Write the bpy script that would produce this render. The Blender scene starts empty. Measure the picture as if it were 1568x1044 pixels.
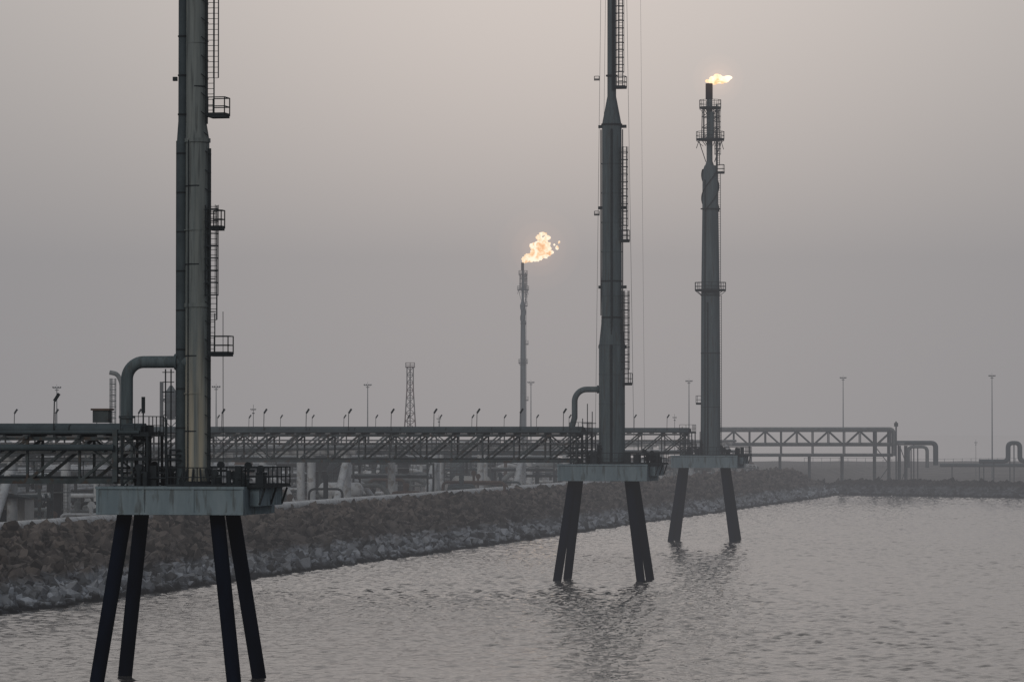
import bpy, math, random
import numpy as np
from mathutils import Vector, Matrix
random.seed(7); rng=np.random.default_rng(7)
scene=bpy.context.scene
CAMZ=15.2; F=6000.0
def WX(px,d): return (px-784)*d/F
def WZ(py,d): return CAMZ-(py-660)*d/F
TH=-math.atan(0.197)
P0=np.array([-42.9,328.0]); U=np.array([0.197,1.0])/1.0192; N=np.array([-1.0,0.197])/1.0192
def shore(t,s):
    p=P0+t*U+s*N; return float(p[0]),float(p[1])

# ------------------------------------------------------------ materials
def mat(name,c1,c2=None,rough=0.6,metal=0.0,scale=1.0,stretch=(1,1,1),bump=0.0,spots=None,spec=0.25):
    m=bpy.data.materials.new(name); m.use_nodes=True
    nt=m.node_tree; b=nt.nodes['Principled BSDF']
    b.inputs['Roughness'].default_value=rough; b.inputs['Metallic'].default_value=metal; b.inputs['Specular IOR Level'].default_value=spec
    c2=c2 or tuple(x*0.6 for x in c1)
    tc=nt.nodes.new('ShaderNodeTexCoord'); mp=nt.nodes.new('ShaderNodeMapping')
    mp.inputs['Scale'].default_value=stretch
    nz=nt.nodes.new('ShaderNodeTexNoise'); nz.inputs['Scale'].default_value=scale; nz.inputs['Detail'].default_value=6; nz.inputs['Roughness'].default_value=0.65
    cr=nt.nodes.new('ShaderNodeValToRGB'); cr.color_ramp.elements[0].position=0.35; cr.color_ramp.elements[1].position=0.65
    cr.color_ramp.elements[0].color=(*c2,1); cr.color_ramp.elements[1].color=(*c1,1)
    L=nt.links.new
    L(tc.outputs['Object'],mp.inputs['Vector']); L(mp.outputs[0],nz.inputs['Vector']); L(nz.outputs['Fac'],cr.inputs[0])
    col=cr.outputs[0]
    if spots:
        n2=nt.nodes.new('ShaderNodeTexNoise'); n2.inputs['Scale'].default_value=scale*2.3; n2.inputs['Detail'].default_value=8
        L(mp.outputs[0],n2.inputs['Vector'])
        r2=nt.nodes.new('ShaderNodeValToRGB'); r2.color_ramp.elements[0].position=0.54; r2.color_ramp.elements[1].position=0.66
        mx=nt.nodes.new('ShaderNodeMixRGB'); L(n2.outputs['Fac'],r2.inputs[0]); L(r2.outputs[0],mx.inputs[0]); L(col,mx.inputs[1]); mx.inputs[2].default_value=(*spots,1)
        col=mx.outputs[0]
    L(col,b.inputs['Base Color'])
    if bump>0:
        bp=nt.nodes.new('ShaderNodeBump'); bp.inputs['Strength'].default_value=bump; bp.inputs['Distance'].default_value=0.1
        L(nz.outputs['Fac'],bp.inputs['Height']); L(bp.outputs[0],b.inputs['Normal'])
    return m
M={}
M['steel']=mat('weathered_teal_paint',(0.105,0.138,0.156),(0.055,0.077,0.091),0.75,scale=1.2,stretch=(2,2,0.15),spots=(0.07,0.08,0.085),spec=.15)
M['steeldark']=mat('dark_steel',(0.028,0.036,0.043),(0.015,0.02,0.025),0.75,scale=1.5,spec=.12)
M['truss']=mat('truss_paint',(0.072,0.09,0.10),(0.038,0.049,0.056),0.75,scale=1.0,spots=(0.065,0.055,0.05),spec=.15)
M['leg']=mat('tarred_pile',(0.005,0.009,0.021),(0.0025,0.0045,0.011),0.9,scale=1.0,stretch=(1,1,0.3),spec=.0)
M['deck']=mat('deck_paint',(0.205,0.262,0.30),(0.145,0.195,0.23),0.85,scale=0.9,stretch=(1.4,1,0.25),spots=(0.11,0.135,0.148),spec=.1)
M['pipelight']=mat('light_pipe_paint',(0.50,0.53,0.56),(0.34,0.37,0.40),0.6,scale=0.6,spots=(0.26,0.26,0.26))
M['conc']=mat('concrete',(0.34,0.35,0.36),(0.23,0.24,0.25),0.85,scale=0.5)
M['pipedark']=mat('pipe_dark_paint',(0.06,0.082,0.096),(0.038,0.053,0.063),0.7,scale=0.7,spec=.15)
M['galv']=mat('galvanised',(0.18,0.20,0.21),(0.10,0.12,0.13),0.65,scale=1.0)
M['rust']=mat('brown_steel',(0.10,0.07,0.058),(0.06,0.045,0.04),0.8,scale=1.0)
M['red']=mat('oxide_paint',(0.13,0.075,0.07),(0.09,0.055,0.05),0.7)
M['white']=mat('grey_paint',(0.15,0.14,0.14),(0.11,0.105,0.105),0.7)
M['wall']=mat('cladding',(0.42,0.43,0.43),(0.32,0.33,0.33),0.7,scale=0.4)
def weathered():
    m=mat('flare_column_weathered',(0.20,0.228,0.235),(0.105,0.13,0.14),0.8,scale=1.0,stretch=(2.2,2.2,0.12),spots=(0.09,0.107,0.115),spec=.12)
    nt=m.node_tree; b=nt.nodes['Principled BSDF']; L=nt.links.new
    src=b.inputs['Base Color'].links[0].from_socket
    tc=nt.nodes.new('ShaderNodeTexCoord'); sp=nt.nodes.new('ShaderNodeSeparateXYZ'); L(tc.outputs['Object'],sp.inputs[0])
    mr=nt.nodes.new('ShaderNodeMapRange'); L(sp.outputs['Z'],mr.inputs[0]); mr.inputs[1].default_value=12; mr.inputs[2].default_value=22; mr.inputs[3].default_value=0.85; mr.inputs[4].default_value=0.06
    nz=nt.nodes.new('ShaderNodeTexNoise'); nz.inputs['Scale'].default_value=1.0; nz.inputs['Detail'].default_value=5
    mp=nt.nodes.new('ShaderNodeMapping'); mp.inputs['Scale'].default_value=(2.5,2.5,0.1); L(tc.outputs['Object'],mp.inputs[0]); L(mp.outputs[0],nz.inputs['Vector'])
    r=nt.nodes.new('ShaderNodeValToRGB'); r.color_ramp.elements[0].position=0.38; r.color_ramp.elements[1].position=0.6; L(nz.outputs['Fac'],r.inputs[0])
    mu=nt.nodes.new('ShaderNodeMath'); mu.operation='MULTIPLY'; L(mr.outputs[0],mu.inputs[0]); L(r.outputs[0],mu.inputs[1])
    mx=nt.nodes.new('ShaderNodeMixRGB'); L(mu.outputs[0],mx.inputs[0]); L(src,mx.inputs[1]); mx.inputs[2].default_value=(0.42,0.385,0.30,1)
    L(mx.outputs[0],b.inputs['Base Color']); return m
M['col1']=weathered()

class B:
    def __init__(s): s.v=[]; s.f=[]; s.sm=[]
    def add(s,vs,fs,smooth=False):
        o=len(s.v); s.v.extend(vs)
        for f in fs: s.f.append([i+o for i in f]); s.sm.append(smooth)
    def box(s,c,sz):
        x,y,z=c; a,b,d=sz[0]/2,sz[1]/2,sz[2]/2
        s.add([(x+i*a,y+j*b,z+k*d) for i in(-1,1) for j in(-1,1) for k in(-1,1)],
              [(0,1,3,2),(4,6,7,5),(0,4,5,1),(2,3,7,6),(0,2,6,4),(1,5,7,3)])
    def beam(s,p,q,w,h=None):
        h=h or w; p=Vector(p); q=Vector(q); d=(q-p)
        if d.length<1e-6: return
        d.normalize(); up=Vector((0,0,1)) if abs(d.z)<0.95 else Vector((0,1,0))
        a=d.cross(up).normalized(); b=a.cross(d).normalized()
        vs=[]
        for e in(p,q):
            for i,j in((-1,-1),(1,-1),(1,1),(-1,1)): vs.append(tuple(e+a*(i*w/2)+b*(j*h/2)))
        s.add(vs,[(0,1,2,3),(7,6,5,4),(0,4,5,1),(1,5,6,2),(2,6,7,3),(3,7,4,0)])
    def tube(s,pts,r,n=16,cap=True):
        pts=[Vector(p) for p in pts]
        rs=r if isinstance(r,(list,tuple)) else [r]*len(pts)
        vs=[];fs=[]; prev=None
        for i,p in enumerate(pts):
            if i==0:d=pts[1]-pts[0]
            elif i==len(pts)-1:d=pts[-1]-pts[-2]
            else:d=(pts[i+1]-p).normalized()+(p-pts[i-1]).normalized()
            d.normalize()
            if prev is None:
                up=Vector((0,0,1)) if abs(d.z)<0.9 else Vector((0,1,0)); a=d.cross(up).normalized()
            else: a=(prev-d*prev.dot(d)).normalized()
            prev=a; b=d.cross(a)
            for k in range(n):
                t=2*math.pi*k/n; vs.append(tuple(p+a*math.cos(t)*rs[i]+b*math.sin(t)*rs[i]))
        for i in range(len(pts)-1):
            for k in range(n):
                k2=(k+1)%n; fs.append((i*n+k,i*n+k2,(i+1)*n+k2,(i+1)*n+k))
        s.add(vs,fs,True)
        if cap:
            s.add([vs[k] for k in range(n)],[tuple(range(n-1,-1,-1))]); o=(len(pts)-1)*n
            s.add([vs[o+k] for k in range(n)],[tuple(range(n))])
    def cyl(s,p,q,r,r2=None,n=16): s.tube([p,q],[r,r if r2 is None else r2],n)
    def obj(s,name,m,parent=None):
        me=bpy.data.meshes.new(name); me.from_pydata(s.v,[],s.f); me.polygons.foreach_set('use_smooth',s.sm); me.update()
        ob=bpy.data.objects.new(name,me); me.materials.append(m); scene.collection.objects.link(ob)
        if parent: ob.parent=parent
        return ob
def empty(name,loc=(0,0,0),rz=0):
    e=bpy.data.objects.new(name,None); e.location=loc; e.rotation_euler=(0,0,rz); scene.collection.objects.link(e); return e
class G:
    def __init__(s,name,loc=(0,0,0),rz=0): s.name=name; s.e=empty(name,loc,rz); s.p={}
    def __getitem__(s,k):
        if k not in s.p: s.p[k]=B()
        return s.p[k]
    def done(s):
        for (part,m),b in s.p.items():
            if b.v: b.obj(part,M[m],s.e)
        return s.e
def arc(c,r,a0,a1,ax1,ax2,n=8):
    c=Vector(c);ax1=Vector(ax1);ax2=Vector(ax2)
    return [c+ax1*r*math.cos(a0+(a1-a0)*i/n)+ax2*r*math.sin(a0+(a1-a0)*i/n) for i in range(n+1)]
def rounded(raw,R=1.2,m=6):
    raw=[Vector(p) for p in raw]; P=[raw[0]]
    for i in range(1,len(raw)-1):
        p=raw[i]; u=(raw[i-1]-p); v=(raw[i+1]-p); r=min(R,u.length*.45,v.length*.45); u.normalize(); v.normalize()
        for j in range(m+1):
            s=j/m; P.append((p+u*r)*(1-s)**2+p*2*s*(1-s)+(p+v*r)*s*s)
    P.append(raw[-1]); return P

def rail(b,pts,z,h=1.1,step=1.3,w=0.05,closed=False):
    P=list(pts)+([pts[0]] if closed else [])
    for (x0,y0),(x1,y1) in zip(P[:-1],P[1:]):
        L=math.hypot(x1-x0,y1-y0); n=max(1,round(L/step))
        for k in(0.5,1.0): b.beam((x0,y0,z+h*k),(x1,y1,z+h*k),w)
        b.beam((x0,y0,z+0.08),(x1,y1,z+0.08),0.03,0.15)
        for i in range(n+1):
            t=i/n; b.beam((x0+(x1-x0)*t,y0+(y1-y0)*t,z),(x0+(x1-x0)*t,y0+(y1-y0)*t,z+h),w)
def ladder(b,a,y,z0,z1,cage=True,w=0.5,k=1.0):
    for sx in(-w/2,w/2): b.beam((a+sx,y,z0),(a+sx,y,z1),0.06*k)
    z=z0
    while z<z1: b.beam((a-w/2,y,z),(a+w/2,y,z),0.03*k); z+=0.33
    if cage:
        z=z0+1.5
        while z<z1:
            pts=[(a+0.42*math.cos(t),y-0.38-0.38*math.sin(t),z) for t in [math.pi*(-0.15)+i*math.pi*1.3/7 for i in range(8)]]
            for p,q in zip(pts[:-1],pts[1:]): b.beam(p,q,0.04*k,0.06*k)
            z+=0.75
        for t in(0,math.pi/2,math.pi,math.pi/4,math.pi*.75): b.beam((a+0.42*math.cos(t),y-0.38-0.38*math.sin(t),z0+1.5),(a+0.42*math.cos(t),y-0.38-0.38*math.sin(t),z1),0.03*k)
def landing(b,a0,a1,z,y0=-0.6,y1=0.6):
    b.box(((a0+a1)/2,(y0+y1)/2,z-0.06),(a1-a0,y1-y0,0.14))
    rail(b,[(a0,y0),(a1,y0),(a1,y1),(a0,y1)],z,1.1,0.9,0.06)
def ringdeck(b,z,r,n=16):
    b.cyl((0,0,z-0.1),(0,0,z+0.05),r,n=n)
    pts=[(r*math.cos(2*math.pi*i/n),r*math.sin(2*math.pi*i/n)) for i in range(n)]
    rail(b,pts,z,1.1,2,0.06,True)
    for i in range(0,n,2):
        b.beam((pts[i][0],pts[i][1],z-0.1),(pts[i][0]*0.5,pts[i][1]*0.5,z-0.9),0.07)

def substructure(g,zd=11.85):
    lg=g['piles','leg']
    for sa in(-1,1):
        for sb in(-1,1):
            a0=-0.85+sa*2.9; a1=-0.85+sa*(4.15+0.12*3); b0=sb*1.8; b1=sb*3.1
            lg.cyl((a0,b0,10.2),(a1,b1,-1.5),0.46,0.44,n=20)
    dk=g['platform_box','deck']
    dk.box((-0.35,0,zd-0.85),(9.1,7.6,1.7))
    rb=g['platform_ribs','deck']
    for x in(-4.87,-2.0,1.1,4.17): rb.box((x,-3.83,zd-0.85),(0.16,0.06,1.66))
    rb.box((-0.35,-3.84,zd-0.06),(9.3,0.12,0.16)); rb.box((-0.35,-3.84,zd-1.62),(9.2,0.1,0.12))
    dk.box((4.55,.4,zd-.62),(.6,5.6,1.1))
    sb=g['side_walkway','steeldark']; sb.box((4.75,.4,zd-.02),(1.1,6.4,.08))
    for y in(-2.4,.3,3.0): sb.beam((4.86,y,zd-1.1),(5.2,y,zd-0.1),0.11)
    r=g['handrail','steeldark']
    rail(r,[(-0.5,-3.7),(4.1,-3.7),(4.1,-2.8),(5.25,-2.8),(5.25,3.5),(4.1,3.7),(-4.7,3.7)],zd,1.15,1.0,0.06)
    e=g['deck_equipment','steeldark']
    for i in range(24):
        a=random.choice([random.uniform(-3,-1.2),random.uniform(1.4,4.8)]); y=random.uniform(-2.2,2.8); h=random.uniform(0.4,1.3)
        if random.random()<0.5: e.box((a,y,zd+h/2),(random.uniform(.2,.7),random.uniform(.2,.7),h))
        else:
            e.cyl((a,y,zd),(a,y,zd+h),random.uniform(.05,.16),n=10); e.cyl((a-.3,y,zd+h*.8),(a+.4,y,zd+h*.8),.08,n=8); e.cyl((a,y-.12,zd+h+.1),(a,y+.12,zd+h+.1),.22,n=12)
    for i in range(6):
        a=-3.8+i*0.5; e.cyl((a,-1.2,zd),(a,-1.2,zd+random.uniform(1.5,4.2)),0.05,n=8)
    for k in range(3): e.tube([(-4.5,-1.6+k*.4,zd+.5+.3*k),(-1.2,-1.6+k*.4,zd+.5+.3*k),(-1.2,-1.6+k*.4,zd+1.6+k*.3),(-.6,-.6,zd+1.6+.3*k)],0.07,n=8)
    s=g['access_frame','steeldark']
    for a in(-4.0,-2.4):
        for y in(-1.6,1.6): s.beam((a,y,zd),(a,y,zd+3.1),0.14)
    s.box((-3.2,0,zd+3.1),(1.9,3.4,0.1)); rail(s,[(-4.1,-1.6),(-2.3,-1.6),(-2.3,1.6)],zd+3.15,1.1,0.8,0.05)
    s.box((-3.2,0,zd+1.6),(1.7,3.2,0.08)); rail(s,[(-4.0,-1.6),(-2.4,-1.6)],zd+1.6,1.1,0.8,0.05)
    s.beam((-4,-1.6,zd),(-2.4,-1.6,zd+1.6),0.1); s.beam((-2.4,-1.6,zd+1.6),(-4,-1.6,zd+3.1),0.1)

def bridge(name,org,rz,a0,a1,lampstep=None,bay=3.2,zb=12.15,zt=14.75,lampoff=1.0,box=False):
    g=G(name,org,rz); t=g['truss','truss']; L=a0-a1; n=round(L/bay); W=1.5
    xs=[a0-i*L/n for i in range(n+1)]
    for y in(-W,W):
        t.beam((a0,y,zb),(a1,y,zb),0.2,0.32); t.beam((a0,y,zt),(a1,y,zt),0.18,0.22)
        for i,x in enumerate(xs):
            t.beam((x,y,zb),(x,y,zt),0.15)
            if i<n: t.beam((x,y,zt),(xs[i+1],y,zb),0.18)
            if i<n and i%5==0: t.beam((x,y,zb),(xs[i+1],y,zt),0.12)
    for x in xs:
        t.beam((x,-W,zb),(x,W,zb),0.2); t.beam((x,-W-.3,zt+.1),(x,W+.3,zt+.1),0.18)
    p=g['pipes_top','pipedark']
    for y,r in((-1.1,0.3),(-0.3,0.36),(0.6,0.3),(1.2,0.22)): p.cyl((a0+0.5,y,zt+.22+r),(a1,y,zt+.22+r),r,n=14)
    p.cyl((a0+.5,-1.62,zt+.38),(a1,-1.62,zt+.38),.12,n=10)
    for i in range(int(L/1.6)):
        x=a0-i*1.6; g['pipe_saddles','steeldark'].box((x,-.3,zt+.2),(.14,3.4,.12))
        if i%3==0: g['pipe_bands','steeldark'].cyl((x+.7,-1.1,zt+.52),(x+.78,-1.1,zt+.52),.335,n=14)
    q=g['pipes_inner','pipelight']
    q.cyl((a0,0.9,zb+1.75),(a1,0.9,zb+1.75),.11,n=10)
    w=g['walkway','galv']; w.box(((a0+a1)/2,-0.4,zb+0.12),(L,1.8,0.06))
    rail(g['walkway_rail','steeldark'],[(a0,-1.35),(a1,-1.35)],zb+0.15,1.05,3.2,0.04)
    if lampstep:
        l=g['bridge_lights','steeldark']; x=a0-lampoff
        while x>a1:
            l.beam((x,-W,zt),(x+.05,-W,zt+2.3),0.06); l.beam((x+.05,-W,zt+2.3),(x+.35,-W,zt+2.75),0.11,0.18); x-=lampstep
    if box:
        g['junction_box','truss'].box((a0-2.6,0.8,zt+1.35),(1.0,0.8,.75)); g['junction_box_roof','rust'].box((a0-2.6,0.8,zt+1.79),(1.2,1.0,.12))
    return g

# ------------------------------------------------------------ flame
def flame_mat():
    m=bpy.data.materials.new('gas_flame'); m.use_nodes=True; nt=m.node_tree; nt.nodes.clear(); L=nt.links.new
    tc=nt.nodes.new('ShaderNodeTexCoord'); nz=nt.nodes.new('ShaderNodeTexNoise'); nz.inputs['Scale'].default_value=0.5; nz.inputs['Detail'].default_value=4; nz.inputs['Distortion'].default_value=.8
    L(tc.outputs['Object'],nz.inputs['Vector'])
    cr=nt.nodes.new('ShaderNodeValToRGB'); e=cr.color_ramp.elements; e[0].position=0.32; e[0].color=(1.0,0.46,0.18,1); e[1].position=0.58; e[1].color=(1.35,1.15,.88,1)
    k=e.new(.43); k.color=(1.2,.80,.45,1)
    L(nz.outputs['Fac'],cr.inputs[0])
    em=nt.nodes.new('ShaderNodeEmission'); em.inputs[1].default_value=1.25; L(cr.outputs[0],em.inputs[0])
    o=nt.nodes.new('ShaderNodeOutputMaterial'); L(em.outputs[0],o.inputs[0])
    try: m.cycles.emission_sampling='NONE'
    except Exception: pass
    return m
M['flame']=flame_mat()
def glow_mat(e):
    m=bpy.data.materials.new('flame_halo_emission'); m.use_nodes=True; nt=m.node_tree; nt.nodes.clear()
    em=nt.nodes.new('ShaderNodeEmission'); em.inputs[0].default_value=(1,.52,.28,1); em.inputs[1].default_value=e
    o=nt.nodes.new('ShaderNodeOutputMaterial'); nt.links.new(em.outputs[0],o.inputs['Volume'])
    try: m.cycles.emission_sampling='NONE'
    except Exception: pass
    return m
import bmesh
from mathutils import noise as mnoise
def flame(name,loc,blobs,gc,gr):
    bm=bmesh.new()
    for (x,y,z,rx,rz) in blobs:
        r=bmesh.ops.create_icosphere(bm,subdivisions=4,radius=1.0)
        for v in r['verts']:
            n=v.co.copy(); q=Vector((n.x*rx+x,n.y*rx+y,n.z*rz+z))
            d=mnoise.fractal(q*.9+Vector((5,3,1)),1.0,2.0,4)*0.6
            v.co=Vector((x+n.x*rx*(1+d),y+n.y*rx*(1+d),z+n.z*rz*(1+d)))
    me=bpy.data.meshes.new(name); bm.to_mesh(me); bm.free()
    for p in me.polygons: p.use_smooth=True
    me.materials.append(M['flame']); ob=bpy.data.objects.new(name,me); ob.location=loc; scene.collection.objects.link(ob)
    for k,(rr,ee) in enumerate(((gr,.03),(gr*1.6,.024),(gr*2.4,.018))):  # added self-glowing shells imitate the flame's halo; no flame light scatters here
        bm=bmesh.new(); bmesh.ops.create_icosphere(bm,subdivisions=4,radius=rr); me=bpy.data.meshes.new('halo_glow_shell'); bm.to_mesh(me); bm.free()
        me.materials.append(glow_mat(ee/rr)); h=bpy.data.objects.new('halo_glow_shell_%d'%(k+1),me); h.location=gc; h.parent=ob; scene.collection.objects.link(h)
    return ob

def seams(b,x,zs,rf):
    for z in zs: b.cyl((x,0,z-.04),(x,0,z+.04),rf(z)+.025,n=28)
def stackA():
    d=240; g=G('flare_stack',(WX(295,d),d,0),TH); substructure(g)
    c=g['column','col1']; zt=62
    c.tube([(0.28,0,11.8),(0.28,0,33.0),(0.20,0,34.0),(0.18,0,zt)],[0.74,0.73,0.64,0.60],28)
    seams(g['weld_bands','steeldark'],.25,[15.2,19.8,25.4,30.2,36.3,41.8],lambda z:.72 if z<33 else .61)
    c2=g['base_skirt','steeldark']; c2.cyl((0.28,0,11.8),(0.28,0,12.15),1.1,n=24)
    for i in range(12):
        t=i*math.pi/6; c2.beam((0.28+.75*math.cos(t),.75*math.sin(t),12.9),(0.28+1.05*math.cos(t),1.05*math.sin(t),12.1),.08,.2)
    fl=g['flanges','col1']
    for z in(22.9,33.0): fl.cyl((0.28,0,z-.12),(0.28,0,z+.12),0.8,n=28)
    for z in(27.5,17.5,39,45): fl.cyl((0.22,0,z-.03),(0.22,0,z+.03),0.78 if z<33 else .66,n=28)
    r=g['riser','pipedark']; r.tube([(-0.66,-0.15,11.8),(-0.66,-.15,32.8),(-0.62,-.12,34.2),(-0.60,-.12,zt)],[0.33,0.33,0.28,0.28],18)
    b=g['riser_clamps','steeldark']; z=13
    while z<50:
        b.cyl((-0.66 if z<33 else -.61,-.14,z-.05),(-0.66 if z<33 else -.61,-.14,z+.05),0.37 if z<33 else .32,n=16); z+=2.4
    cd=g['conduit','steeldark']; cd.cyl((1.06,-.1,12),(1.06,-.1,32.5),.12,n=8); cd.cyl((0.88,-.1,34),(0.88,-.1,zt),.09,n=8); cd.cyl((-1.03,0,12),(-1.03,0,33),.05,n=8)
    cd.cyl((-.1,-.75,12),(-.1,-.72,33),.035,n=6)
    z=12.6
    while z<55:
        cd.beam((0.62,-.45,z+.3),((1.2 if z<33 else 1.0),-.3,z),.08,.05); cd.beam((0.4,-.1,z),((1.18 if z<33 else 1.0),-.1,z),.06); z+=1.15
    l=g['ladder','steeldark']
    ladder(l,1.35,-.2,22.0,29.0,True,0.45,1.2); ladder(l,1.2,-.2,19.9,22.4,False); ladder(l,1.15,-.2,34.5,52,False,0.45,1.2)
    ladder(l,1.5,-.2,36.8,52,False,.3,1.0)
    for z in(22.5,24.5,26.5,28.5): l.beam((0.5,-.2,z),(1.5,-.2,z),.06)
    landing(l,1.1,2.15,34.5); landing(l,1.2,2.4,19.9); landing(l,1.2,1.9,27.6,-.4,.4)
    l.box((-1.15,0,36.8),(.25,.25,.25)); l.beam((2.0,-.2,11.9),(1.97,-.2,22.5),.035)
    p=g['inlet_pipe','steel']
    z0=WZ(554,240)
    pts=[(-0.3,-.1,z0),(-2.2,-.1,z0)]+[tuple(v) for v in arc((-3.1,-.1,z0-1.05),1.05,math.pi/2,math.pi,(1,0,0),(0,0,1),10)]+[(-4.15,-.1,15.0)]
    p.tube(pts,0.37,20)
    p.tube([(-1.08,-.1,z0),(-.92,-.1,z0)],0.5,20)
    p.tube([(-4.15,-.1,16.0),(-4.15,-.1,16.15)],0.5,20)
    s=g['valve_frame','steeldark']
    for a in(-1.55,-1.2): s.beam((a,-.6,11.9),(a,-.6,19.0),.07)
    for z in(17.6,18.2,18.8): s.beam((-1.75,-.6,z),(-1.0,-.6,z),.05)
    s.cyl((-2.5,-.8,11.9),(-2.5,-.8,15.2),.13,n=10); s.box((-2.5,-.8,15.3),(.45,.3,.5)); s.cyl((-2.9,-.8,11.9),(-2.9,-.8,17.3),.05,n=8)
    s.cyl((-2.9,-.8,16.3),(-2.9,-.8,17.3),.12,n=8)
    c2.cyl((0.22,0,62),(0.22,0,64),0.5,n=20)
    g.done()
    b=bridge('pipe_bridge',(WX(295,d),d,0),TH,-3.4,-60,13.0,3.3,lampoff=5.0,box=True)
    b['bridge_bracing','truss'].beam((-4.4,-1.7,12.1),(-4.4,-1.7,15.3),.3)
    b['lower_pipe','pipedark'].cyl((-4.4,-2.0,14.2),(-60,-2.0,14.2),.2,n=12)
    for i in range(17): b['pipe_brackets','truss'].beam((-5-i*3.3,-1.5,14.0),(-5-i*3.3,-2.3,13.95),.1)
    b.done()
stackA()

def stackB():
    d=400; g=G('flare_stack',(WX(937,d),d,0),TH); substructure(g)
    c=g['column','steel']
    c.tube([(0,0,11.8),(0,0,23.8),(0,0,26.8),(0,0,46.5),(0,0,49.4),(0,0,70)],[1.33,1.33,1.02,1.0,0.45,0.43],28)
    f=g['flanges','steeldark']
    for z,r in((46.5,1.08),(26.8,1.08),(12.0,1.6),(30.5,1.04),(51.5,.6)): f.cyl((0,0,z-.08),(0,0,z+.08),r,n=28)
    seams(g['weld_bands','steel'],0,[15,18,21,24,29,33.5,36.5,39.5,42.5],lambda z:1.33 if z<24.5 else 1.02)
    cd=g['conduit','steeldark']
    cd.cyl((0.15,-1.42,12),(0.15,-1.42,24),.12,n=8); cd.cyl((0.15,-1.1,25),(0.15,-1.1,46),.1,n=8); cd.cyl((0.2,-.55,50),(0.2,-.55,70),.1,n=8)
    cd.cyl((-1.12,0,27),(-1.12,0,46),.07,n=8); cd.cyl((1.12,0,12),(1.12,0,46),.06,n=8)
    l=g['ladder','steeldark']
    ladder(l,1.35,-.2,34.6,44.2,True,.45,1.5); ladder(l,1.5,-.2,20,29.5,True,.45,1.5); ladder(l,.95,-.2,50.3,68,True,.45,1.5)
    landing(l,.9,1.75,34.6); landing(l,1.1,2.0,20.0); landing(l,.4,1.45,50.3)
    for z in(23.8,38.0,29.9,46.3): l.box((1.2,0,z),(.6,.4,.3)); l.box((-1.2,0,z),(.35,.3,.3))
    for z in(37.2,51.0): rail(l,[(-1.75,-.3),(-1.25,-.3)],z,.45,.5,.06)
    w=g['stay_wires','galv']
    w.cyl((-1.75,0,12),(-1.1,0,62),.02,n=5); w.cyl((-1.1,-1,12),(-.5,0,70),.018,n=5)
    w.cyl((2.3,0,12),(1.4,0,70),.02,n=5); w.cyl((3.4,0,12),(2.9,0,70),.012,n=5)
    p=g['inlet_pipe','steel']; z0=WZ(596,400)
    pts=[(-1.0,-.1,z0),(-2.3,-.1,z0)]+[tuple(v) for v in arc((-2.6,-.1,z0-1.25),1.25,math.pi/2,math.pi,(1,0,0),(0,0,1),10)]+[(-3.85,-.1,16.6),(-4.3,-.1,15.0)]
    p.tube(pts,0.3,18); p.tube([(-1.5,-.1,z0),(-1.38,-.1,z0)],0.42,18)
    s=g['valve_frame','steeldark']
    for a,h in((-2.9,16.5),(-2.4,18),(-1.9,17.2),(-1.6,15)): s.beam((a,-.8,11.9),(a,-.8,h),.08)
    s.beam((-3,-.8,16),(-1.5,-.8,16),.08); s.beam((-3,-.8,14),(-1.5,-.8,14),.08)
    g.done()
    bridge('pipe_bridge',(WX(937,d),d,0),TH,-3.4,-75,4.5,3.3,lampoff=1.4).done()
stackB()

def lattice_top(g,S=1.0):
    f=g['tip_structure','steeldark']
    c=g['tip_pipe','steel']
    c.tube([(-.1,0,51),(-.1,0,52.6),(-.1,0,63.3)],[1.0*S,.42*S,.40*S],18)
    g['burner_tip','leg'].cyl((-.15,0,61.2),(-.15,0,63.4),.5*S,n=18)
    c.cyl((.95*S,-.2,51.5),(.95*S,-.2,60.5),.14,n=10); c.cyl((.35*S,-.7,55.6),(.35*S,-.7,59.4),.3*S,n=12); f.cyl((-.9*S,0,55.6),(-.9*S,0,60),.1,n=8)
    ringdeck(f,55.6,1.95*S,12); ringdeck(f,60.0,1.5*S,12)
    for a in(-1.1*S,1.15*S):
        for y in(-.8*S,.8*S): f.beam((a,y,55.6),(a*.9,y*.9,60),.11)
    for z0,z1 in((55.7,57.2),(57.2,58.7),(58.7,60)):
        for y in(-.8*S,.8*S): f.beam((-1.1*S,y,z0),(1.1*S,y,z1),.07); f.beam((-1.1*S,y,z1),(1.1*S,y,z1),.08)
    for a in(-1,1): f.beam((a*.6*S,0,52.5),(a*1.6*S,0,55.5),.1)
    f.beam((1.5*S,-.3,55.6),(1.9*S,-.3,54.2),.08); f.beam((-1.5*S,-.3,55.6),(-1.9*S,-.3,54.4),.08)
    ladder(f,1.15*S,-.4,52,60,True,.4,1.6)
def strakes(g,r,z0,z1):
    b=g['helical_strakes','steeldark']
    for k in range(3):
        pts=[];n=30
        for i in range(n):
            for side in(0,1):
                t=2*math.pi*(k/3+i/(n-1)*0.6); z=z0+(z1-z0)*i/(n-1); rr=r*0.98 if side==0 else r+.17
                pts.append((rr*math.cos(t),rr*math.sin(t),z))
        b.add(pts,[(2*i,2*i+1,2*i+3,2*i+2) for i in range(n-1)])
        b.add([(x,y,z+.08) for x,y,z in pts],[(2*i,2*i+2,2*i+3,2*i+1) for i in range(n-1)])
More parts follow.
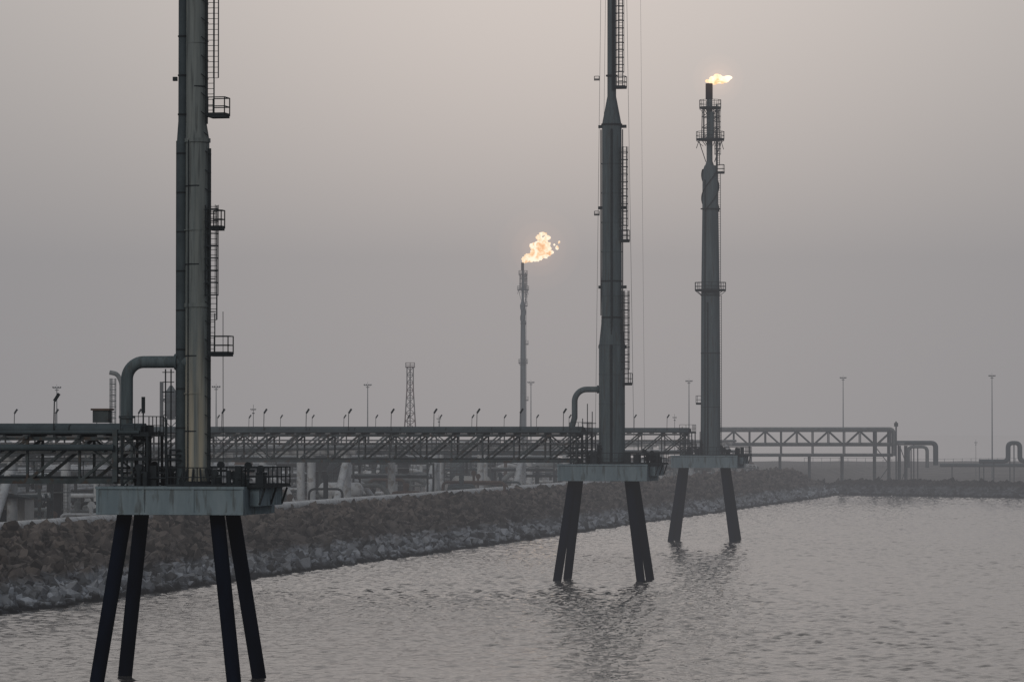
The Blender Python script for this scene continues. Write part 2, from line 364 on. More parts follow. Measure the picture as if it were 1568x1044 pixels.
def stackC(loc,sub,rs,zb):
    g=G('flare_stack',loc,TH)
    if sub: substructure(g)
    c=g['column','steel']
    c.tube([(0,0,zb),(0,0,18.5),(0,0,34.5),(0,0,45.5),(0,0,51.2),(0,0,52)],[1.42*rs,1.36*rs,1.28*rs,1.12*rs,1.08*rs,.8*rs],28)
    for z in(18.5,26,34.0,46): g['flanges','steeldark'].cyl((0,0,z-.06),(0,0,z+.06),1.36*rs,n=28)
    strakes(g,1.1*rs,45.6,51.4)
    l=g['ladder','steeldark']; ringdeck(l,34.7,2.15*rs,14)
    if sub: landing(l,-1.95*rs,-1.1*rs,19.0)
    else: landing(l,1.1*rs,2.3*rs,24); landing(l,1.0*rs,2.3*rs,40)
    landing(l,.9*rs,1.9*rs,51.0)
    ladder(l,1.35*rs,-.2,13 if sub else 7,34,False,.4,1.2); ladder(l,1.25*rs,-.2,35,51,False,.4,1.2)
    l.cyl((-.2,-1.45*rs,12),(-.2,-1.3*rs,33),.1,n=8); l.cyl((-.6*rs,-1.3*rs,12),(-.6*rs,-1.1*rs,50),.07,n=8)
    lattice_top(g,rs if sub else .85)
    if not sub: g['base_pedestal','conc'].box((0,0,5.6),(5,5,1.6))
    g.done()
d3=543; L3=(WX(1088,d3),d3,0)
stackC(L3,True,1.0,11.8)
bridge('pipe_bridge',L3,TH,-3.4,-75,4.6,3.3,lampoff=2.5).done()
flame('gas_flame',(L3[0]-.1,d3,63.4),[(.2,0,.35,.5,.32),(.9,0,.5,.8,.48),(1.6,.1,.6,.85,.5),(2.3,0,.62,.55,.4),(-.35,0,.35,.35,.28),(1.2,0,1.05,.55,.3),(2.8,0,.8,.3,.2)],(1.2,0,.6),1.5)
d4=1121; L4=(WX(801,d4),d4,0)
stackC(L4,False,.62,5.0)
flame('gas_flame',(L4[0]-.1,d4,63.4),[(.2,0,.4,.5,.5),(1.0,0,.9,1.1,.75),(2.3,0,1.6,1.6,1.1),(3.7,0,2.0,1.9,1.5),(5.2,0,2.9,2.1,1.8),(4.2,0,4.3,1.6,1.4),(6.6,0,4.4,1.6,1.4),(5.4,0,6.0,1.4,1.2),(7.7,0,2.8,1.1,.9),(6.7,0,7.0,1.0,.8),(4.8,0,7.4,.9,.7),(9.9,0,4.3,.4,.5),(10.4,0,5.8,.35,.45),(5.8,0,8.2,1.1,.5),(9.0,0,5.1,.3,.3)],(4.6,0,3.8),5.0)

# ------------------------------------------------------------ terrain
P2=np.array([77.7,940.0]); N2=np.array([0.763,0.647])
def height(x,y):
    s1=((x-P0[0])*N[0]+(y-P0[1])*N[1]); s2=((x-P2[0])*N2[0]+(y-P2[1])*N2[1])
    h1=np.clip(s1*5.3/11.0,-6,5.3)
    h2=np.where(s2<8,np.clip(s2*2.7/8,-6,2.7),2.7+np.clip((s2-60)/110,0,1)*2.6)
    h=np.maximum(h1,h2)
    k=np.clip((y-1290)/40,0,1); h=h*(1-k)-6*k
    return h
def axis(lo,hi,step,far0,far1,step2=None):
    step2=step2 or step; a=[lo]
    while a[-1]<hi: a.append(a[-1]+step+(step2-step)*(a[-1]-lo)/(hi-lo))
    s=step; x=a[0]; pre=[]
    while x>far0: s*=1.35; x-=s; pre.append(x)
    s=step2; x=a[-1]; post=[]
    while x<far1: s*=1.35; x+=s; post.append(x)
    return np.array(pre[::-1]+a+post)
def gridmesh(name,xs,ys,zf,m,smooth=True):
    X,Y=np.meshgrid(xs,ys); Z=zf(X,Y); ny,nx=X.shape
    co=np.stack([X.ravel(),Y.ravel(),Z.ravel()],1).astype(np.float32)
    idx=np.arange(nx*ny).reshape(ny,nx); q=np.stack([idx[:-1,:-1],idx[:-1,1:],idx[1:,1:],idx[1:,:-1]],-1).reshape(-1,4)
    me=bpy.data.meshes.new(name); me.vertices.add(len(co)); me.vertices.foreach_set('co',co.ravel())
    me.loops.add(q.size); me.loops.foreach_set('vertex_index',q.ravel().astype(np.int32))
    me.polygons.add(len(q)); me.polygons.foreach_set('loop_start',np.arange(0,q.size,4,dtype=np.int32)); me.polygons.foreach_set('loop_total',np.full(len(q),4,dtype=np.int32))
    me.update(calc_edges=True); me.polygons.foreach_set('use_smooth',np.full(len(q),smooth)); me.materials.append(m)
    ob=bpy.data.objects.new(name,me); scene.collection.objects.link(ob); return ob
M['ground']=mat('sandy_gravel',(0.17,0.158,0.15),(0.105,0.10,0.097),0.95,scale=0.15,bump=0.3)
gridmesh('ground',axis(-160,260,3,-6000,6000),axis(250,1360,3.5,-3000,9000),lambda x,y:height(x,y)+0.12*np.sin(x*.31+y*.17)*np.sin(y*.23),M['ground'])

def rock_mat(k=1.0):
    m=bpy.data.materials.new('armour_rock'); m.use_nodes=True; nt=m.node_tree; b=nt.nodes['Principled BSDF']; b.inputs['Roughness'].default_value=.95; b.inputs['Specular IOR Level'].default_value=.1; L=nt.links.new
    tc=nt.nodes.new('ShaderNodeTexCoord'); sp=nt.nodes.new('ShaderNodeSeparateXYZ'); L(tc.outputs['Object'],sp.inputs[0])
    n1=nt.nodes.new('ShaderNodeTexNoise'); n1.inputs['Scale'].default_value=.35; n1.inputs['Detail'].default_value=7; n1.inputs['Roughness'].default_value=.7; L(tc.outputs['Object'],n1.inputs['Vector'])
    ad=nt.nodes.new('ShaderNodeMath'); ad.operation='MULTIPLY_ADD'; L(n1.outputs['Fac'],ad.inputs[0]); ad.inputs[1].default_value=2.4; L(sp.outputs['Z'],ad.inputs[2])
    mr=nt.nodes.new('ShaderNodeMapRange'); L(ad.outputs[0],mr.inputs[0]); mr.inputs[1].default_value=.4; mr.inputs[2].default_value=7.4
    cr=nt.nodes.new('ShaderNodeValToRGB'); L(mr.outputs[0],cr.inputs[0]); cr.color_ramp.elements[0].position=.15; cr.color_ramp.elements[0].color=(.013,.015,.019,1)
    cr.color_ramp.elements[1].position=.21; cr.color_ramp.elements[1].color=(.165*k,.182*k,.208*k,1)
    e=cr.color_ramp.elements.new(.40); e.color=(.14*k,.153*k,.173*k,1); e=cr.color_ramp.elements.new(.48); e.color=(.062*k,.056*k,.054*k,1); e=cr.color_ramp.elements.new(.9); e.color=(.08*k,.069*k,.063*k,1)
    vo=nt.nodes.new('ShaderNodeTexVoronoi'); vo.inputs['Scale'].default_value=.9; L(tc.outputs['Object'],vo.inputs['Vector'])
    hs=nt.nodes.new('ShaderNodeSeparateColor'); L(vo.outputs['Color'],hs.inputs[0])
    m2=nt.nodes.new('ShaderNodeMapRange'); L(hs.outputs[0],m2.inputs[0]); m2.inputs[3].default_value=.25; m2.inputs[4].default_value=1.8
    mx=nt.nodes.new('ShaderNodeVectorMath'); mx.operation='SCALE'; L(cr.outputs[0],mx.inputs[0]); L(m2.outputs[0],mx.inputs['Scale'])
    L(mx.outputs[0],b.inputs['Base Color']); return m
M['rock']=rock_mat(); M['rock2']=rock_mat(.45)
bm=bmesh.new(); bmesh.ops.create_icosphere(bm,subdivisions=1,radius=1); bm.verts.ensure_lookup_table()
IV=np.array([v.co[:] for v in bm.verts]); IFc=np.array([[v.index for v in f.verts] for f in bm.faces]); bm.free()
def rocks(name,pts,size,mt='rock'):
    n=len(pts); nv=len(IV)
    V=np.repeat(IV[None],n,0)*(1+rng.uniform(-.4,.4,(n,nv,1)))
    V=np.sign(V)*np.abs(V)**0.7
    V*=(size[:,None,None]*np.stack([rng.uniform(.45,.9,n),rng.uniform(.9,2.0,n),rng.uniform(.4,.9,n)],1)[:,None,:])
    a=rng.normal(.3,.8,n); ca,sa=np.cos(a),np.sin(a)
    t=rng.uniform(-1.0,1.0,n); ct,st=np.cos(t),np.sin(t)
    x,y,z=V[...,0],V[...,1],V[...,2]
    y,z=y*ct[:,None]-z*st[:,None],y*st[:,None]+z*ct[:,None]
    x,y=x*ca[:,None]-y*sa[:,None],x*sa[:,None]+y*ca[:,None]
    V=np.stack([x,y,z],-1)+pts[:,None,:]
    Fx=(IFc[None]+(np.arange(n)*nv)[:,None,None]).reshape(-1,3)
    me=bpy.data.meshes.new(name); V=V.reshape(-1,3).astype(np.float32); me.vertices.add(len(V)); me.vertices.foreach_set('co',V.ravel())
    me.loops.add(Fx.size); me.loops.foreach_set('vertex_index',Fx.ravel().astype(np.int32)); me.polygons.add(len(Fx))
    me.polygons.foreach_set('loop_start',np.arange(0,Fx.size,3,dtype=np.int32)); me.polygons.foreach_set('loop_total',np.full(len(Fx),3,dtype=np.int32))
    me.update(calc_edges=True); me.polygons.foreach_set('use_smooth',np.zeros(len(Fx),dtype=bool)); me.materials.append(M[mt])
    ob=bpy.data.objects.new(name,me); scene.collection.objects.link(ob)
n=17000; t=rng.uniform(-90,625,n); s=rng.uniform(-1.0,12.0,n)
pp=P0+t[:,None]*U+s[:,None]*N; z=height(pp[:,0],pp[:,1])+rng.uniform(-.35,.5,n)
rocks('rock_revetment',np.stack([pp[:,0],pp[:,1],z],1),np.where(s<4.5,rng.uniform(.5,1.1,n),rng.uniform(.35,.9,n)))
T2v=np.array([39,-46])/60.3; n=4200; t=rng.uniform(-6,150,n); s=rng.uniform(-1,9.5,n)
pp=P2+t[:,None]*T2v+s[:,None]*N2; z=height(pp[:,0],pp[:,1])+rng.uniform(-.25,.3,n)
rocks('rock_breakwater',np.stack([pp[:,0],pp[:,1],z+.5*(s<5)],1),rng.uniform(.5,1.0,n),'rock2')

# ------------------------------------------------------------ water
def water_mat():
    m=bpy.data.materials.new('sea_water'); m.use_nodes=True; nt=m.node_tree; b=nt.nodes['Principled BSDF']; L=nt.links.new
    b.inputs['Base Color'].default_value=(.075,.074,.074,1); b.inputs['Roughness'].default_value=.06; b.inputs['IOR'].default_value=1.34
    tc=nt.nodes.new('ShaderNodeTexCoord'); n=nt.nodes.new('ShaderNodeTexNoise'); n.inputs['Scale'].default_value=3.0; n.inputs['Detail'].default_value=3; L(tc.outputs['Object'],n.inputs['Vector'])
    bp=nt.nodes.new('ShaderNodeBump'); bp.inputs['Strength'].default_value=.3; bp.inputs['Distance'].default_value=.12; L(n.outputs['Fac'],bp.inputs['Height']); L(bp.outputs[0],b.inputs['Normal'])
    return m
M['water']=water_mat()
def waves(X,Y):
    Z=np.zeros_like(X); r=np.random.default_rng(3); K=60
    lam=np.exp(r.uniform(math.log(.75),math.log(2.6),K))
    for i in range(K):
        th=math.radians(-60)+r.normal(0,.85); k=2*math.pi/lam[i]
        ph=r.uniform(0,6.28); Z+=(0.033/k)*np.sin(k*(math.cos(th)*X+math.sin(th)*Y)+ph)
    g=0.9+0.28*np.sin(X*.021+Y*.009+1)*np.sin(Y*.013-X*.017)+0.25*np.sin(X*.05+Y*.021+2*np.sin(X*.013))
    m=np.clip((X+90)/15,0,1)*np.clip((180-X)/30,0,1)*np.clip((Y-170)/20,0,1)*np.clip((1060-Y)/80,0,1)
    return Z*g*m
gridmesh('water',axis(-62,130,.27,-9000,9000),axis(205,960,.25,-3000,12000,1.1),waves,M['water'])

# ------------------------------------------------------------ shore pipework
g=G('shore_pipeline')
def sp(t,s,z): x,y=shore(t,s); return (x,y,z)
g['pipe','pipelight'].tube([sp(t,12.6,6.1) for t in range(-80,440,20)],.6,14)
for t in range(-80,440,6): g['pipe_sleepers','conc'].beam(sp(t,11.7,5.45),sp(t,13.5,5.45),.5,.35)
g.done()
g=G('concrete_column_pipe_rack')
for i,t in enumerate([-10,20,42,62,100,142,185,205,232,262,295,330,370,415,465,520,575]):
    for s in(19.5,26):
        g['columns','pipelight'].cyl(sp(t,s,5),sp(t,s,12.2),.55,n=16); g['footings','conc'].box(sp(t,s,5.45),(2,2,.8))
    g['crossheads','conc'].beam(sp(t,18.3,12.3),sp(t,27.2,12.3),.9,.6)
    if i%2: g['rakers','pipelight'].cyl(sp(t-7,19.5,5),sp(t,19.5,11.8),.5,n=14)
for s,r in((19.6,.3),(22.4,.26),(25.3,.3)): g['pipes','pipedark' if s>21 else 'galv'].cyl(sp(-80,s,12.65+r),sp(590,s,12.65+r),r,n=12)
g.done()
R=random.Random(11)
def rack(s,t0,t1,levels,w,step,mt):
    g=G('steel_pipe_rack'); t=t0; z0=5.2
    while t<=t1:
        for ss in(s,s+w): g['posts',mt].beam(sp(t,ss,z0),sp(t,ss,levels[-1]+.3),.34)
        for z in levels: g['beams',mt].beam(sp(t,s,z),sp(t,s+w,z),.3,.35)
        if R.random()<.4: g['bracing',mt].beam(sp(t,s,z0),sp(t+step,s,levels[0]),.16)
        t+=step
    for z in levels:
        for ss in(s,s+w): g['beams',mt].beam(sp(t0,ss,z),sp(t1,ss,z),.2,.28)
        ss=s+.6
        while ss<s+w-.4:
            r=R.uniform(.12,.36); a=t0+R.uniform(0,(t1-t0)*.3); b=t1-R.uniform(0,(t1-t0)*.3)
            k=R.choice(['pipelight','galv','pipedark','pipelight'])
            g['pipes_'+k,k].cyl(sp(a,ss,z+.2+r),sp(b,ss,z+.2+r),r,n=10); ss+=2*r+R.uniform(.4,1.6)
    for _ in range(int((t1-t0)/70)):
        tt=R.uniform(t0,t1); z=levels[-1]+.6
        g['loops','pipelight'].tube(rounded([sp(tt,s+1,z),sp(tt,s+1,z+1.6),sp(tt,s-4,z+1.6),sp(tt+3,s-4,z+1.6),sp(tt+3,s-4,5.6)],.8),.3,10)
    g.done()
rack(34,-60,300,[8.0,10.2],6,9,'truss'); rack(50,0,520,[7.8,10.0],7,10,'truss'); rack(80,60,640,[7.5,10.5],8,12,'truss'); rack(125,100,760,[8,11.5],8,14,'galv')
for t in(60,150,240,340,450,560):
    g=G('cross_pipe_rack')
    for s in range(16,130,11):
        for dt in(0,4): g['posts','truss'].beam(sp(t+dt,s,5.2),sp(t+dt,s,10.6),.3)
        g['beams','truss'].beam(sp(t,s,8.4),sp(t+4,s,8.4),.25); g['beams','truss'].beam(sp(t,s,10.4),sp(t+4,s,10.4),.25)
        g['bracing','truss'].beam(sp(t,s,8.4),sp(t,s+11,10.4),.12)
    for k in range(4):
        for z in(8.7,10.7): g['pipes','pipelight' if k%2 else 'pipedark'].cyl(sp(t+.6+k*.9,16,z),sp(t+.6+k*.9,130,z),.2+.05*k,n=10)
    g.done()
g=G('valve_manifold')
for _ in range(420):
    t=R.uniform(-40,600); s=R.uniform(14.5,75); x,y=shore(t,s); h=R.uniform(.8,4.4); k=R.choice(['pipelight','galv','pipedark','steeldark','steeldark','rust'])
    b=g['manifold_'+k,k]
    b.cyl((x,y,5.2),(x,y,5.2+h),R.uniform(.12,.35),n=10); r=R.uniform(.1,.28); L=R.uniform(1,5)
    b.tube(rounded([(x-L,y,5.3),(x-L,y,5+h*.7),(x+L,y,5+h*.7),(x+L,y,5.3)],.8),r,10); b.cyl((x,y-.1,5.3+h),(x,y+.1,5.3+h),.4,n=12)
g.done()
for i in range(16):
    g=G('gooseneck_pipe'); t=R.uniform(130,470); s=R.uniform(17,40); r=R.uniform(.3,.5); L=R.uniform(4,9); h=R.uniform(2.0,3.8); x,y=shore(t,s)
    g['pipe','pipelight' if i%3 else 'galv'].tube(rounded([(x-L,y,5.9),(x-L*.6,y,5.2+h),(x+L*.5,y,5.2+h+.3),(x+L*.75,y,5.2)],2.2,8),r,14)
    g['flange','galv'].tube([(x-.1,y,5.2+h+.18),(x+.1,y,5.2+h+.2)],r*1.35,14); g['support','conc'].box((x,y,5.2+h*.4),(.5,.6,h*.8+.3))
    g.done()
def vessel(t,s,r,L,k='pipelight',vert=False):
    g=G('process_vessel'); x,y=shore(t,s)
    if vert:
        g['shell',k].tube([(x,y,5.2),(x,y,5.2+L),(x,y,5.2+L+r*.5),(x,y,5.2+L+r*.75)],[r,r,r*.8,r*.25],20)
        ladder(g['ladder','galv'],x+r+.2,y,5.3,5.2+L,True); g['platform','galv'].cyl((x,y,5+L*.8),(x,y,5.1+L*.8),r+1,n=14)
    else:
        g['shell',k].tube([(x-L/2-r*.6,y,5.2+r*1.6),(x-L/2-r*.3,y,5.2+r*1.6),(x-L/2,y,5.2+r*1.6),(x+L/2,y,5.2+r*1.6),(x+L/2+r*.3,y,5.2+r*1.6),(x+L/2+r*.6,y,5.2+r*1.6)],[r*.3,r*.8,r,r,r*.8,r*.3],20)
        for q in(-.3,.3): g['saddle','conc'].box((x+L*q,y,5.2+r*.5),(.5,r*1.4,r))
        g['nozzle','galv'].cyl((x,y,5.2+r*2),(x,y,6+r*2.6),.25,n=10)
    g.done()
for a in((120,40,1.6,8),(200,62,1.4,7,'rust'),(90,60,1.3,6,'wall'),(260,44,1.5,9),(330,66,1.8,8,'galv'),(420,60,1.7,9),(170,75,2.2,6.5,'rust',True),(182,78,1.6,7.5,'rust',True),(300,100,1.5,7.5,'pipelight',True),(380,110,1.8,7,'galv',True),(470,100,2,7,'pipelight',True),(60,70,1.5,7,'galv',True),(230,110,2.2,6.5,'rust',True),(150,50,1.8,6,'steeldark',True),(270,70,1.5,7,'steel',True),(240,32,1.5,5.5,'steeldark',True),(190,30,1.3,5.5,'rust',True),(350,30,1.6,5.5,'steel',True),(210,46,2.0,5,'pipelight',True),(310,46,2.0,5,'wall',True),(165,36,1.2,5.5,'steeldark',True),(285,30,1.2,5.5,'steeldark',True),(90,24,.9,4.5,'steeldark',True),(50,29,1.1,4,'steel',True),(220,24,1.1,5),(300,22,1.1,5,'wall'),(30,22,1.0,4)): vessel(*a)
def building(t,s,w,dp,h,k='wall'):
    g=G('equipment_shelter',(*shore(t,s),5.2),TH)
    g['walls',k].box((0,0,h/2),(w,dp,h)); g['roof','galv'].box((0,0,h+.12),(w+.6,dp+.6,.24))
    x=-w/2+.3
    while x<w/2: g['wall_ribs',k].box((x,-dp/2-.03,h/2),(.12,.08,h-.1)); x+=.6
    g['door','steeldark'].box((w*.2,-dp/2-.06,1.05),(1,.1,2.1)); g['louvre','steeldark'].box((-w*.22,-dp/2-.06,h*.62),(1.3,.1,.7))
    g.done()
building(66,23,8,3,3.2); building(42,34,9,5,3.6); building(150,66,8,5,3.4); building(290,62,10,6,4); building(400,90,12,6,4,'conc'); building(520,70,10,6,3.6); building(215,90,9,6,4.5,'conc')
def procstruct(px,d,w,zt):
    x=WX(px,d); g=G('process_structure',(x,d,5.2)); H=zt-5.2
    for a in(-w,w):
        for b_ in(-w,w): g['columns','truss'].beam((a,b_,0),(a,b_,H),.3)
    z=3
    while z<=H:
        for p,q in(((-w,-w),(w,-w)),((w,-w),(w,w)),((w,w),(-w,w)),((-w,w),(-w,-w))):
            g['beams','truss'].beam((*p,z),(*q,z),.25); g['bracing','truss'].beam((*p,z-3),(*q,z),.13)
        rail(g['rails','steeldark'],[(-w,-w),(w,-w)],z,1.1,1,.07); z+=3
    g['drum','steel'].tube([(0,0,H-6),(0,0,H-5.4),(0,0,H-1.5),(0,0,H-.6)],[w*.2,w*.55,w*.55,w*.15],16)
    g['riser','steeldark'].cyl((w*.7,0,0),(w*.7,0,H+2),.2,n=8); g.done()
procstruct(262,620,1.5,23); procstruct(492,600,2.4,12.2); procstruct(512,560,2.0,11.5); procstruct(700,640,2.2,11.5); procstruct(400,560,2.2,11); procstruct(590,600,1.6,12); procstruct(30,450,2.2,11.5); procstruct(150,480,2,11.5)
x=WX(177,520); g=G('caged_vent_riser',(x,520,5.2))
g['pipe','galv'].tube(rounded([(.8,0,0),(.8,0,16.5),(.2,0,17.6),(-.8,0,17.8)],1),.3,10); ladder(g['cage','galv'],-.3,-.2,2,17,True,.5,2); g['bracket','galv'].beam((-.3,0,10),(.8,0,10),.15); g.done()

def mast(px,py,d,k=1.0):
    x=WX(px,d); zt=WZ(py,d); zb=float(height(np.array(x),np.array(float(d))))
    g=G('floodlight_mast',(x,d,zb)); H=zt-zb
    g['pole','galv'].tube([(0,0,-.3),(0,0,H)],[.2*k,.09*k],10)
    g['head_frame','steeldark'].beam((-.8*k,0,H),(.8*k,0,H),.12*k); g['head_frame','steeldark'].cyl((0,0,H-.5),(0,0,H-.35),.4*k,n=12)
    for a in(-.75,-.3,.3,.75): g['floodlights','steeldark'].box((a*k,-.1,H+.15),(.3*k,.3,.28*k))
    g['head_frame','steeldark'].beam((0,0,H),(0,0,H+.8),.05)
    g.done()
for a in((1291,579,1050),(1519,576,1010),(1055,584,1000),(813,586,1000),(563,590,900),(87,594,800),(331,593,820)): mast(*a)
for px,py,d in((388,628,560),(672,642,700),(1033,640,760),(1494,678,1010)): mast(px,py,d,.45)
d=900; x=WX(628,d); g=G('lattice_tower',(x,d,5.2)); H=WZ(562,d)-5.2; nb=14
def lw(z): return 1.9-(1.9-.72)*z/(H*.8) if z<H*.8 else .72
for i in range(nb):
    z0,z1=H*i/nb,H*(i+1)/nb; a,b=lw(z0),lw(z1); k='red' if (i//2)%2 else 'white'
    cs=[(-1,-1),(1,-1),(1,1),(-1,1)]
    for j in range(4):
        p,q=cs[j],cs[(j+1)%4]
        g['segment_'+k,k].beam((p[0]*a,p[1]*a,z0),(p[0]*b,p[1]*b,z1),.22)
        g['segment_'+k,k].beam((p[0]*a,p[1]*a,z0),(q[0]*b,q[1]*b,z1),.12); g['segment_'+k,k].beam((q[0]*a,q[1]*a,z0),(p[0]*b,p[1]*b,z1),.12); g['segment_'+k,k].beam((p[0]*b,p[1]*b,z1),(q[0]*b,q[1]*b,z1),.14)
g['cable_riser','steeldark'].beam((0,0,0),(0,0,H),.25)
rail(g['top_platform','red'],[(-1,-1),(1,-1),(1,1),(-1,1)],H,1,1,.1,True); g['top_platform','red'].box((0,0,H-.05),(2.2,2.2,.15))
g.done()

d=945; g=G('elevated_pipe_bridge'); x0,x1=WX(1100,d),WX(1366,d); zT,zM,zB=WZ(660,d),WZ(682,d),WZ(698,d)
n=11
for y in(d,d+4):
    for z,w in((zT,.4),(zM,.35),(zB,.3)): g['truss','truss'].beam((x0,y,z),(x1,y,z),w)
    for i in range(n+1):
        x=x0+(x1-x0)*i/n; g['truss','truss'].beam((x,y,zM),(x,y,zT),.25)
        if i%2==0: g['truss','truss'].beam((x,y,zM),(x,y,zB),.25)
        if i<n:
            xn=x0+(x1-x0)*(i+1)/n; a,b=(zM,zT) if i%2==0 else (zT,zM); g['truss','truss'].beam((x,y,a),(xn,y,b),.24)
for i in range(n+1):
    x=x0+(x1-x0)*i/n
    for z in(zT,zM,zB): g['truss','truss'].beam((x,d,z),(x,d+4,z),.3)
for k,y in enumerate((.6,1.6,2.6,3.4)):
    g['pipes','galv' if k<2 else 'pipedark'].tube([(x0,d+y,zT+.6),(x1-.6,d+y,zT+.6)]+[tuple(v) for v in arc((x1-.6,d+y,zT-.5),1.1,math.pi/2,0,(1,0,0),(0,0,1),6)]+[(x1+.5,d+y,zB)],.38,12)
    g['pipes','galv'].cyl((x0,d+y,zM+.45),(x1+3,d+y,zM+.45),.3,n=10); g['pipes','galv'].cyl((x0,d+y,zB+.4),(x1,d+y,zB+.4),.25,n=10)
for px in(1110,1150,1195,1240,1290,1340,1362,1378,1388):
    x=WX(px,d)
    for y in(d,d+4):
        zg=float(height(np.array(x),np.array(float(y)))); top=zB if px<1340 else zM
        if px in(1340,1362): top=zT
        g['support_posts','truss'].beam((x,y,zg-.5),(x,y,top),.4)
for a,b in((1340,1362),(1378,1388)):
    g['support_posts','truss'].beam((WX(a,d),d,2),(WX(b,d),d,7),.2); g['support_posts','truss'].beam((WX(b,d),d,7),(WX(a,d),d,11.5),.2)
g['end_post','truss'].beam((WX(1372,d),d,2.5),(WX(1372,d),d,WZ(645,d)),.35); g['end_post','truss'].box((WX(1372,d),d,WZ(650,d)),(.9,.9,.9))
g.done()
def loop(name,d,pts,r,k='pipedark'):
    g=G(name); raw=[Vector((WX(a,d),d,WZ(b,d))) for a,b in pts]; P=rounded(raw,1.2)
    for y in(0,1.6): g['pipe',k].tube([q+Vector((0,y,0)) for q in P],r,12)
    for i in range(0,len(raw)-1):
        a,b=raw[i],raw[i+1]
        if abs(a.z-b.z)<.5 and a.z>6.5:
            for s in(.15,.5):
                q=a.lerp(b,s); g['supports','truss'].beam((q.x,q.y+.8,2.5),(q.x,q.y+.8,q.z-r),.25)
    g.done()
loop('pipe_expansion_loop',960,[(1366,678),(1433,678),(1433,712)],.55)
loop('pipe_expansion_loop',960,[(1391,716),(1391,684),(1420,684),(1420,716)],.35,'galv')
loop('pipe_expansion_loop',960,[(1500,706),(1544,706),(1544,678),(1562,678),(1562,706),(1640,706)],.5)
loop('pipe_expansion_loop',1000,[(1440,712),(1560,712),(1640,713)],.45,'pipedark')
g=G('perimeter_fence')
for i in range(60):
    x=85+i*2.5; y=1140-.9*(x-85)*.2; z=float(height(np.array(x),np.array(y))); g['posts','galv'].beam((x,y,z),(x,y,z+2.2),.12)
    g['rails','galv'].beam((x,y,z+2.1),(x+2.5,y-.45,z+2.1),.08)
g.done()

# ------------------------------------------------------------ haze volume (absorption + airlight)
hb=B(); hb.box((0,1450,60),(3600,2500,150))
hm=bpy.data.materials.new('haze'); hm.use_nodes=True; nt=hm.node_tree; nt.nodes.clear()
SIG=.00056
va=nt.nodes.new('ShaderNodeVolumeAbsorption'); va.inputs['Color'].default_value=(0,0,0,1); va.inputs['Density'].default_value=SIG
ve=nt.nodes.new('ShaderNodeEmission'); ve.inputs[0].default_value=(.236,.235,.250,1); ve.inputs[1].default_value=SIG
ads=nt.nodes.new('ShaderNodeAddShader'); nt.links.new(va.outputs[0],ads.inputs[0]); nt.links.new(ve.outputs[0],ads.inputs[1])
o=nt.nodes.new('ShaderNodeOutputMaterial'); nt.links.new(ads.outputs[0],o.inputs['Volume'])
try: hm.cycles.emission_sampling='NONE'
except Exception: pass
hb.obj('atmospheric_haze',hm)

# ------------------------------------------------------------ world
w=bpy.data.worlds.new('World'); scene.world=w; w.use_nodes=True; nt=w.node_tree; nt.nodes.clear(); L=nt.links.new
SE,SA=math.radians(24),math.radians(205)
sky=nt.nodes.new('ShaderNodeTexSky'); sky.sky_type='NISHITA'; sky.sun_disc=False; sky.sun_elevation=SE; sky.sun_rotation=SA; sky.dust_density=6; sky.air_density=1.5
b1=nt.nodes.new('ShaderNodeBackground'); b1.inputs[1].default_value=.008; L(sky.outputs[0],b1.inputs[0])
tc=nt.nodes.new('ShaderNodeTexCoord'); nm=nt.nodes.new('ShaderNodeVectorMath'); nm.operation='NORMALIZE'; L(tc.outputs['Generated'],nm.inputs[0])
sx=nt.nodes.new('ShaderNodeSeparateXYZ'); L(nm.outputs[0],sx.inputs[0])
cr=nt.nodes.new('ShaderNodeValToRGB'); L(sx.outputs['Z'],cr.inputs[0]); E=cr.color_ramp.elements
E[0].position=0; E[0].color=(.155,.153,.16,1); E[1].position=1; E[1].color=(.26,.27,.285,1)
e=E.new(.06); e.color=(.167,.162,.161,1); e=E.new(.25); e.color=(.23,.23,.235,1)
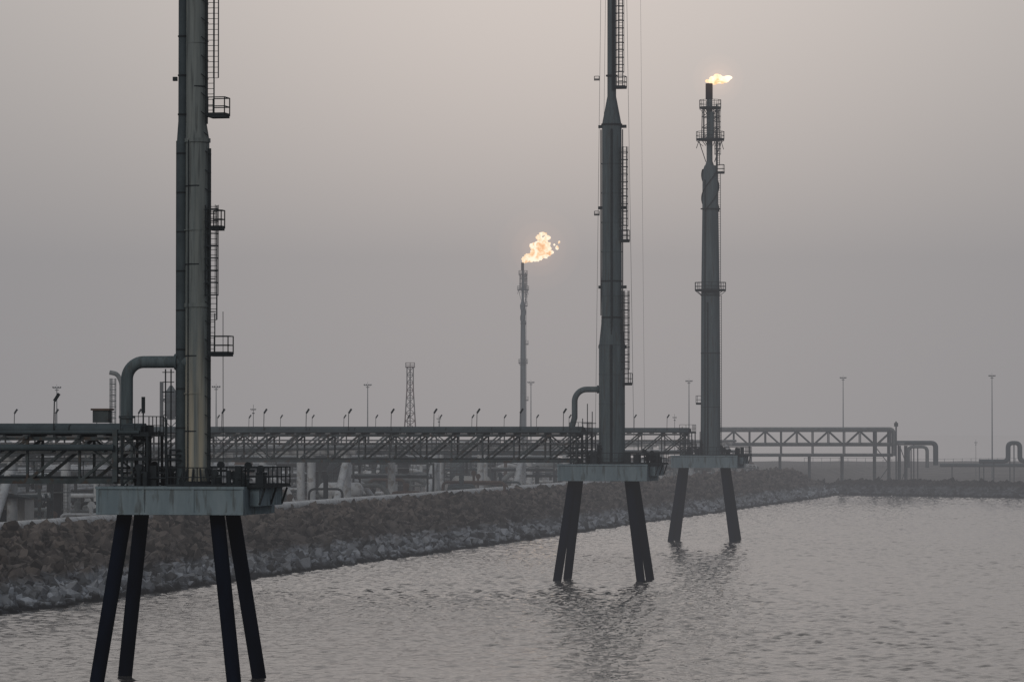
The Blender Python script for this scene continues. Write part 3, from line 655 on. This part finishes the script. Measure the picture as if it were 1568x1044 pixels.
def lobe(dirv,s2,col,src):
    dt=nt.nodes.new('ShaderNodeVectorMath'); dt.operation='DOT_PRODUCT'; L(nm.outputs[0],dt.inputs[0]); dt.inputs[1].default_value=Vector(dirv).normalized()
    m1=nt.nodes.new('ShaderNodeMath'); m1.operation='SUBTRACT'; L(dt.outputs['Value'],m1.inputs[0]); m1.inputs[1].default_value=1
    m2=nt.nodes.new('ShaderNodeMath'); m2.operation='MULTIPLY'; L(m1.outputs[0],m2.inputs[0]); m2.inputs[1].default_value=2/s2
    m3=nt.nodes.new('ShaderNodeMath'); m3.operation='EXPONENT'; L(m2.outputs[0],m3.inputs[0])
    gl=nt.nodes.new('ShaderNodeVectorMath'); gl.operation='SCALE'; gl.inputs[0].default_value=col; L(m3.outputs[0],gl.inputs['Scale'])
    ad=nt.nodes.new('ShaderNodeVectorMath'); ad.operation='ADD'; L(src,ad.inputs[0]); L(gl.outputs[0],ad.inputs[1]); return ad.outputs[0]
c=lobe((.014,1,.08),.0115,(.28,.222,.184),cr.outputs[0])
c=lobe((.02,1,.36),.17,(.58,.515,.468),c)  # broad glow added mostly above the frame to brighten the water
b2=nt.nodes.new('ShaderNodeBackground'); b2.inputs[1].default_value=1; L(c,b2.inputs[0])
sa=nt.nodes.new('ShaderNodeAddShader'); L(b1.outputs[0],sa.inputs[0]); L(b2.outputs[0],sa.inputs[1])
o=nt.nodes.new('ShaderNodeOutputWorld'); L(sa.outputs[0],o.inputs[0])
sl=bpy.data.lights.new('sun','SUN'); sl.energy=.55; sl.angle=math.radians(20); sl.color=(1,.96,.92); so=bpy.data.objects.new('sun',sl); scene.collection.objects.link(so)
dv=Vector((math.sin(SA)*math.cos(SE),math.cos(SA)*math.cos(SE),math.sin(SE))); so.rotation_euler=dv.to_track_quat('Z','Y').to_euler()

cam=bpy.data.cameras.new('camera'); cam.sensor_width=36; cam.lens=36*F/1568; cam.clip_start=1; cam.clip_end=20000
co=bpy.data.objects.new('camera',cam); co.location=(0,0,CAMZ); co.rotation_euler=(math.pi/2+math.atan(138/F),0,0); scene.collection.objects.link(co); scene.camera=co
scene.view_settings.view_transform='Standard'; scene.view_settings.look='None'; scene.view_settings.exposure=0
